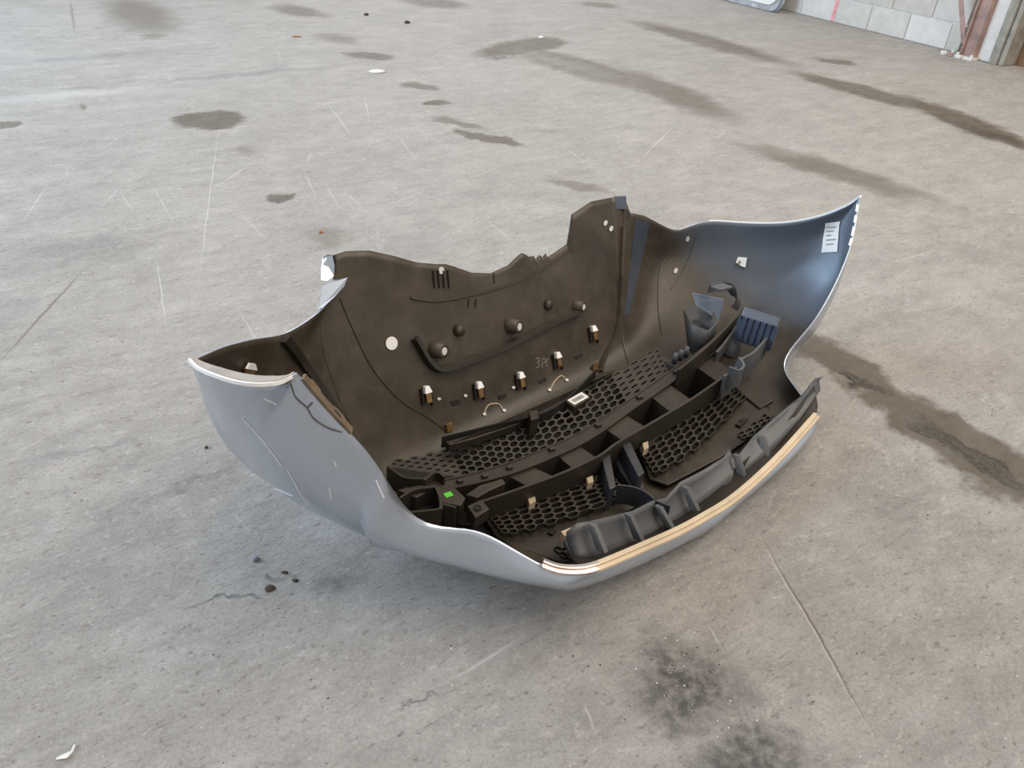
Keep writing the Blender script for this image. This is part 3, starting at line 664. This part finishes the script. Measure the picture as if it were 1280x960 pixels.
# right end: lamp bucket, flap, boss, ribbed box
bc = at(872, 412, u=.16); bu = at(868, 440, u=.09)
mb = MB(); q0 = upx([(854, 388), (872, 380), (892, 388), (899, 402), (886, 414), (864, 406)], .11); q1 = upx([(860, 436), (872, 430), (884, 430), (888, 436), (878, 444), (866, 444)], .05)
mb.add(list(q0)+list(q1), [(i, (i+1) % 6, 6+(i+1) % 6, 6+i) for i in range(6)])
o = mb.build('lamp_bucket', M_gry, bump, True); o.modifiers.new('thickness', 'SOLIDIFY').thickness = .004
mb = MB(); nf = at(886, 383, u=.235)[1]; q = [at(865, 367, n=nf+.012), at(905, 375, n=nf+.012), at(899, 401, n=nf-.012), at(870, 382, n=nf-.008)]; mb.prism(q, (.004, .004, .002)); mb.build('flap', M_flap, bump, bevel=.001)['label'] = 'slate blue plastic flap'
Pp = resample([at(888, 356, u=.26), at(905, 352, u=.26), at(918, 357, u=.25), at(922, 372, u=.22), at(914, 384, u=.19)], 5)
mb = MB(); mb.sweep(Pp, (0, 0, 1), [(-.003, -.025), (.003, -.025), (.003, 0), (-.003, 0)]); mb.build('bucket_collar', M_gry, bump)
pxs([(888, 357), (903, 353), (917, 358), (900, 362)], .185, .008, 'collar_plate', M_gry)
# ribbed box
bx = upx([(931, 383), (976, 397), (972, 408), (926, 394)], .15)
mb = MB(); mb.prism(bx, (0, 0, -.012)); mb.build('ribbed_box_top', M_blu, bump, bevel=.002)
b0 = [bx[3], bx[2]]
mb = MB(); mb.prism([bx[3], bx[2], bx[2]-np.array([0, 0, .075]), bx[3]-np.array([0, 0, .075])], (0, .004, 0)); mb.build('ribbed_box_wall', M_blu, bump)
mb = MB(); mb.prism([bx[2], bx[1], bx[1]-np.array([0, 0, .09]), bx[2]-np.array([0, 0, .09])], (-.004, 0, 0)); mb.build('ribbed_box_wall', M_blu, bump)
for k in range(6):
    f = (k+.5)/6; p = bx[3]*(1-f)+bx[2]*f; mb = MB(); mb.box(p+np.array([0, -.006, -.035]), (.0018, 0, 0), (0, .006, 0), (0, 0, .034)); mb.build('box_rib', M_blu, bump)
fl_ = pxs([(884, 436), (926, 398), (958, 420), (936, 452), (912, 462), (896, 452)], .055, .01, 'boss_floor', M_rail)
pc_ = upx([(913, 441)], .055)[0]; mb = MB(); mb.cyl(pc_, (0, 0, .045), .026, .021, 20, hole=.008); mb.build('screw_boss', M_gry, bump, True)
for q, u, hh_, mt in [([(848, 462), (880, 436), (905, 412), (920, 396), (930, 384)], .125, .05, M_rail), ([(905, 470), (920, 460), (928, 448), (942, 440), (960, 420), (966, 408)], .125, .07, M_gry), ([(896, 440), (906, 428), (926, 400)], .105, .04, M_gry), ([(912, 458), (924, 462), (930, 456), (924, 446)], .14, .05, M_gry)]:
    Pp = resample(upx(q, u), 5); mb = MB(); mb.sweep(Pp, (0, 0, 1), [(-.003, -hh_), (.003, -hh_), (.003, 0), (-.003, 0)]); mb.build('bracket_wall', mt, bump)
for x, y in [(842, 448), (849, 444), (856, 440)]:
    pc_ = upx([(x, y+6)], .085)[0]; mb = MB(); mb.cyl(pc_, (0, 0, .03), .007, .006, 10); mb.build('locating_pin', M_gry, bump, True)
pxs([(905, 470), (932, 466), (950, 484), (968, 500), (950, 510), (930, 494)], .035, .01, 'end_plate', M_rail)

# ---- details on the far valance
rib('shelf_rib', [(516, 422), (524, 436), (534, 452), (548, 461), (575, 454), (630, 432), (690, 402), (724, 388)], [(-.010, -.004), (.010, -.004), (.006, .020), (-.004, .020)], M_rail, smooth=False)
def boss(x, y, r, h, hole):
    p, nr, _ = hit(x, y); ax_ = (nr+Vector((.25, 0, -.15))).normalized(); mb = MB(); mb.cyl(p, ax_*h, r*1.25, r, 18, hole=r*.55 if hole else None); o = mb.build('mounting_boss', M_inner, bump, True)
    if hole:
        mb = MB(); mb.cyl(p+ax_*h, ax_*.001, r*.55, r*.55, 14); w_ = mb.build('hole', M_flr, o); w_['label'] = 'pale floor seen through the hole'
for x, y, r, h, hl in [(543, 437, .017, .030, 1), (637, 407, .017, .030, 1), (720, 383, .015, .024, 1), (571, 413, .012, .016, 0), (683, 381, .012, .014, 0)]: boss(x, y, r, h, hl)
decal('round_sticker', ell(488, 429, 7.5, 8.5), M_lab)['label'] = 'round white sticker'
for x, y in [(531, 490), (596, 484), (648, 472), (694, 447), (739, 414)]:
    p, nr, _ = hit(x, y+2); yv = (Vector((0, 0, 1))-nr*nr.z).normalized(); xv = yv.cross(nr)
    mb = MB(); mb.box(p+nr*.010-yv*.008, xv*.007, yv*.012, nr*.008); cl = mb.build('retainer_clip', M_brs, bump, bevel=.001)
    mb = MB(); mb.box(p+nr*.006-xv*.013-yv*.004, xv*.0025, yv*.020, nr*.005); mb.box(p+nr*.006+xv*.013-yv*.012, xv*.0025, yv*.018, nr*.005); mb.build('clip_slot', M_pit, cl)
    mb = MB(); mb.prism([p+nr*.02+yv*.004-xv*.010, p+nr*.02+yv*.004+xv*.010, p+nr*.016+yv*.020+xv*.006, p+nr*.016+yv*.020-xv*.006], -nr*.012); mb.build('clip_cap', M_cap, cl, bevel=.001)
for px_ in ([(561, 501), (573, 499), (575, 504), (564, 507)], [(621, 494), (631, 492), (632, 496), (623, 500)], [(672, 476), (680, 472), (682, 476), (674, 480)], [(717, 446), (725, 441), (728, 445), (720, 449)]):
    decal('slot', px_, M_pit, .0045); 
for px_ in ([(604, 517), (607, 509), (612, 505), (622, 505), (627, 512)], [(686, 488), (692, 477), (700, 470), (705, 474)]):
    rib('wire_loop', px_, [(-.0015, 0), (.0015, 0), (.0015, .003), (-.0015, .003)], M_tan, k=3)
for x, y in [(604, 518), (629, 514), (686, 489), (707, 476), (547, 498), (580, 494), (640, 484)]:
    decal('hole', ell(x, y, 2.2, 1.8), M_flr, .006)
for x, y, w_ in [(559, 535, 1), (742, 461, -1)]:
    p, nr, _ = hit(x, y); mb = MB(); mb.box(p+nr*.008, (.009, 0, 0), (0, .003, .010), nr*.006); mb.build('edge_clip', M_brs, bump, bevel=.001)
# hand-written mark
for st in ([(668, 449), (671, 447), (673, 450), (670, 453), (673, 456), (669, 460)], [(676, 449), (680, 448), (680, 452), (677, 454)], [(676, 450), (676, 460)], [(684, 448), (681, 452), (682, 458)]):
    rib('grease_pencil_mark', st, [(-.0008, .0015), (.0008, .0015), (.0008, .002), (-.0008, .002)], M_lip, k=3)
# raised seam ribs and upper flange line
thin = [(-.003, -.003), (.003, -.003), (.0015, .003), (-.0015, .003)]
rib('seam_rib', [(424, 372), (440, 410), (466, 462), (500, 500), (532, 520), (556, 538)], thin, M_inner, k=6)
rib('seam_rib', [(512, 372), (545, 376), (600, 366), (650, 350), (700, 322), (712, 312)], [(-.004, -.003), (.004, -.003), (.002, .005), (-.002, .005)], M_inner, k=6)
rib('seam_rib', [(748, 466), (752, 450), (766, 420), (772, 390), (774, 330), (776, 285)], [(-.009, -.004), (.009, -.004), (.004, .012), (-.004, .012)], M_inner, k=6)
patch_decal('overspray_ridge', [(793, 274), (812, 276), (786, 392), (779, 395)], M_ridge, .004, (1, 2), 10)
rib('seam_rib', [(826, 418), (822, 380), (824, 340), (834, 320)], thin, M_inner, k=6)
rib('seam_rib', [(872, 290), (862, 320), (850, 345), (838, 362)], thin, M_inner, k=6)
for x in (540, 546, 552, 558):
    rib('flange_rib', [(x, 338), (x+1, 350), (x+2, 360)], [(-.0015, -.002), (.0015, -.002), (.0015, .005), (-.0015, .005)], M_blk, k=2)
decal('hole', ell(550, 338, 3.6, 4.6), M_flr)['label'] = 'pale bolt hole in the flange'
for x in (585, 594):
    rib('flange_rib', [(x, 374), (x-1, 384)], [(-.002, -.002), (.002, -.002), (.002, .003), (-.002, .003)], M_blk, k=2)
rib('flange_rib', [(616, 342), (617, 354)], [(-.002, -.002), (.002, -.002), (.002, .003), (-.002, .003)], M_blk, k=2)
for x, y in [(755, 279), (762, 286), (844, 339), (859, 298)]:
    decal('hole', ell(x, y, 2.2, 3.6, .4), M_flr)
# bent tab at the top of the valance hump
p0 = at(766, 262, n=.462); mb = MB(); q = [at(768, 246, n=.47), at(783, 245, n=.47), at(784, 262, n=.455), at(771, 262, n=.455)]; mb.prism(q, (0, .006, 0)); mb.build('corner_tab', M_blu, bump, bevel=.002)
# broken silver flap at the far left corner
mb = MB()
mb.prism([at(404, 322, n=.47), at(410, 318, n=.46), at(416, 319, n=.455), at(419, 332, n=.448), at(418, 345, n=.44), at(410, 351, n=.436), at(402, 350, n=.44), at(402, 336, n=.455)], (-.003, -.003, .002))
mb.build('broken_flap', M_silver, bump)['label'] = 'broken silver flap on the far corner'
mb = MB(); mb.prism([at(435, 347, n=.415), at(431, 358, n=.408), at(422, 368, n=.40), at(408, 381, n=.385), at(398, 388, n=.385), at(400, 372, n=.405), at(404, 357, n=.425), at(418, 350, n=.43)], (-.003, -.003, .002))
mb.build('broken_flap', M_silver, bump)['label'] = 'broken silver flap on the far corner'

# ---- scratches and a crack in the paint
M_scr = simple('bare_scratch', (.75, .77, .80), .5, nscale=40, var=.1); M_crk = simple('crack_edge', (.12, .11, .10), .7, nscale=60)
hair = [(-.0011, 0), (.0011, 0), (.0008, .0008), (-.0008, .0008)]
for st in ([(303, 522), (318, 538), (338, 562), (352, 582)], [(360, 588), (368, 602), (376, 618), (388, 632)], [(418, 577), (420, 583)], [(412, 610), (414, 624)], [(330, 498), (345, 505)], [(470, 600), (475, 612), (480, 622)], [(344, 610), (366, 620)]):
    rib('paint_scratch', st, hair, M_scr, trees=(1,), k=4, off=.0005)
crk = [(-.0011, 0), (.0011, 0), (.0007, .0010), (-.0007, .0010)]
for st in ([(363, 478), (366, 488), (369, 496), (376, 503), (384, 510), (390, 521), (398, 528), (412, 536), (428, 540)], [(384, 510), (391, 503)], [(362, 474), (358, 480)]):
    rib('crack', st, crk, M_crk, trees=(1,), k=2, off=.0005)
# ---- wing details
# left: inner flange along the fender edge with small holes, clip, slotted bracket
def rimstrip(name, t0, t1, width, mat, n=30, lift=.001, dirv=None):
    vs = []; fs = []
    for i in range(n+1):
        t = t0+(t1-t0)*i/n; p = rim(t); d = np.array(dirv) if dirv is not None else np.array([0, .05, 0])-p*np.array([1, 1, 0]); d = d/np.linalg.norm(d)
        vs += [p+np.array([0, 0, lift]), p+d*width*math.sin(math.pi*min(max(i/n, .08), .92))**.35+np.array([0, 0, lift-.004])]
    for i in range(n): fs.append((2*i, 2*i+1, 2*i+3, 2*i+2))
    o = mesh_obj(name, vs, fs, mat, bump); so = o.modifiers.new('thickness', 'SOLIDIFY'); so.thickness = .003; return o
rimstrip('fender_flange', .02, .95, .022, M_lip, dirv=(.6, .75, 0))
Pp = [rim(t)+np.array([-.001, 0, .001]) for t in np.linspace(0, .95, 24)]; mb = MB(); mb.sweep(Pp, (0, 0, 1), [(-.002, -.003), (.002, -.003), (.002, .002), (-.002, .002)]); mb.build('edge_bead', M_cap, bump)
for x, y, s_ in [(303, 455, 1)]:
    p, nr, _ = hit(x, y, (1,)); q = [hit(*v, (1,))[0]+nr*.012 for v in [(301, 458), (305, 451), (312, 452), (314, 460)]]; mb = MB(); mb.prism(q, -nr*.004); cl = mb.build('retainer_clip', M_cap, bump)
    cl['label'] = 'white clip in the wing'
    mb = MB(); q = [hit(*v, (1,))[0]+nr*.010 for v in [(300, 459), (313, 461), (311, 468), (300, 467)]]; mb.prism(q, -nr*.006); mb.build('clip_body', M_brs, cl)
# slotted bracket along the lamp edge
def lbrk(px, wpx):
    vs = []
    return vs
e = [rim(t) for t in np.linspace(1.05, 1.75, 15)]
vs = []; fs = []
for i, p in enumerate(e):
    w_ = .020+.008*(1 if (i % 7) in (2, 3, 4) else 0); d = np.array([.55, .75, -.25]); d /= np.linalg.norm(d)
    vs += [p+np.array([0, 0, -.002]), p+d*w_]
for i in range(len(e)-1): fs.append((2*i, 2*i+1, 2*i+3, 2*i+2))
o = mesh_obj('slotted_bracket', vs, fs, M_tan, bump); o.data.materials[0] = simple('brown_bracket', (.13, .095, .06), .5, nscale=30, var=.3); so = o.modifiers.new('thickness', 'SOLIDIFY'); so.thickness = .004
for k in (3, 10):
    p = (e[k]+e[k+1])/2+np.array([.55, .75, -.25])*.014; mb = MB(); tdir = Vector(e[k+1]-e[k]).normalized(); mb.box(p+np.array([0, 0, .004]), tdir*.008, Vector((.55, .75, -.25)).normalized()*.003, (0, 0, .003)); mb.build('slot', M_pit, bump)
# raised brown strip between the left wing and the corner
Pw = [(350, 421), (368, 444), (390, 476), (412, 508), (430, 533)]
rib('wing_strip', Pw, [(-.004, -.004), (.010, -.004), (.010, .010), (-.004, .016)], M_rail, trees=(1,), k=5)
# right wing: bead along the arch, labels, clip
Pp = [rim(t)+np.array([0, .001, .001]) for t in np.linspace(11.95, 13.95, 50)]; mb = MB(); mb.sweep(Pp, (0, 0, 1), [(-.003, -.004), (.003, -.004), (.003, .002), (-.003, .002)]); mb.build('edge_bead', M_cap, bump)
lb = patch_decal('parts_label', [(1032, 278), (1051, 276), (1048, 315), (1028, 316)], M_lab); lb['label'] = 'white printed label inside the wing'
for k in range(5):
    y = 283+k*5.5; decal('print_line', [(1034, y), (1046-(k % 3)*3, y-1), (1046-(k % 3)*3, y), (1034, y+1)], M_ink, .008, (1,), .0004, parent=lb)
cl = decal('retainer_clip', [(920, 329), (923, 322), (934, 323), (932, 335), (928, 334)], M_cap, .006, (1,), .006); cl['label'] = 'white clip in the wing'
decal('clip_slot', [(922, 330), (925, 326), (927, 329), (924, 332)], M_lip, .0125, (1,), .001, parent=cl)
for k, (y0, y1) in enumerate([(256, 266), (270, 280), (284, 296), (298, 306)]):
    q = []
    for y in (y0, y1):
        t = 12-(y-245)/60; q.append(rim(t))
    mb = MB(); mb.prism([q[0], q[1], q[1]+np.array([-.005, .004, .003]), q[0]+np.array([-.003, .004, .001])], (0, .003, 0)); mb.build('flange_tooth', M_cap, bump)

# ------------------------------------------------------------------ small litter on the floor
def chunk(name, x, y, r, h, mat, label, cat, el=1.0, rot=0, group=None):
    mb = MB(); k = 8; base = []
    for i in range(k):
        a = 2*math.pi*i/k; rr = r*random.uniform(.75, 1.15); vx, vy = rr*math.cos(a)*el, rr*math.sin(a)
        base.append((vx*math.cos(rot)-vy*math.sin(rot), vx*math.sin(rot)+vy*math.cos(rot), 0))
    mb.add(base+[(p[0]*1.05, p[1]*1.05, h*.5) for p in base]+[(p[0]*.6, p[1]*.6, h) for p in base],
           [(i, (i+1) % k, k+(i+1) % k, k+i) for i in range(k)]+[(k+i, k+(i+1) % k, 2*k+(i+1) % k, 2*k+i) for i in range(k)]+[tuple(range(2*k, 3*k)), tuple(range(k-1, -1, -1))])
    o = mb.build(name, mat, None, True); o.location = gp(x, y); tag(o, label, cat, group); return o
M_stone = simple('blue_grey_pebble', (.13, .16, .20), .6, nscale=60)
M_dirt = simple('dark_brown_dirt', (.055, .04, .028), .9, nscale=60, var=.5)
M_rst = simple('rusty_flake', (.30, .12, .05), .8, nscale=60)
chunk('pebble', 321, 700, .007, .008, M_stone, 'small blue-grey pebble on the floor left of the bumper nose', 'pebble')
chunk('dirt_clump', 337, 736, .0085, .004, M_dirt, 'brown clump of dirt on the bare concrete below the pebble', 'dirt', 1.3)
chunk('dirt_clump', 356, 716, .0045, .003, M_dirt, 'tiny dark dirt clump just above the brown clump', 'dirt', 1.6)
chunk('dirt_clump', 369, 726, .0045, .003, M_dirt, 'tiny dark dirt clump right of the brown clump', 'dirt', 1.3)
chunk('pebble', 258, 560, .0045, .005, M_dirt, 'tiny dark pebble beside the silver left wing', 'pebble')
chunk('can_lid', 472, 90, .032, .012, M_white, 'squashed pale can lid on the floor far behind the bumper', 'litter', 1.5, .3)
chunk('pebble', 458, 19, .02, .015, M_dirt, 'dark pebble near the top edge left of centre', 'pebble')
chunk('pebble', 509, 29, .022, .018, M_dirt, 'dark pebble right of the other one near the top edge', 'pebble')
chunk('rust_flake', 371, 46, .02, .006, M_rst, 'small rusty red flake on the far floor', 'litter', 1.6)
chunk('rust_flake', 401, 291, .008, .006, M_rst, 'reddish crumb on the grey stain behind the far corner', 'litter')
chunk('paper_scrap', 676, 47, .022, .012, M_white, 'small white paper scrap beside the big puddle', 'litter')
p = gp(85, 943); mb = MB(); q0 = [gp(x, y)-p for x, y in [(70, 951), (84, 949), (92, 941), (95, 932), (93, 932), (89, 940), (82, 943), (72, 948)]]
mb.prism([v+Vector((0, 0, .002)) for v in q0], (0, 0, .0015)); o = mb.build('bent_plastic_scrap', simple('pale_scrap', (.66, .66, .64), .4, nscale=30), None); o.location = p
tag(o, 'bent pale plastic sliver near the bottom left corner', 'scrap')
# uncountable grit
mb = MB(); random.seed(11)
spots = [(random.uniform(0, 1280), random.uniform(40, 955)) for _ in range(240)]+[(random.gauss(350, 25), random.gauss(730, 14)) for _ in range(30)]+[(random.gauss(855, 45), random.gauss(845, 40)) for _ in range(50)]
for x, y in spots:
    if 200 < x < 1110 and 230 < y < 760: continue
    c = gp(x, y); r = random.uniform(.0010, .0024); a = random.random()*6
    vs = [(c.x+r*math.cos(a+k*1.57)*random.uniform(.6, 1.3), c.y+r*math.sin(a+k*1.57)*random.uniform(.6, 1.3), 0) for k in range(4)]+[(c.x, c.y, r*.8)]
    mb.add(vs, [(0, 1, 4), (1, 2, 4), (2, 3, 4), (3, 0, 4)], random.choice((0, 0, 1)))
o = mb.build('grit', [M_dirt, M_mortar]); tag(o, 'fine grit and crumbs scattered over the concrete', 'grit', kind='stuff')
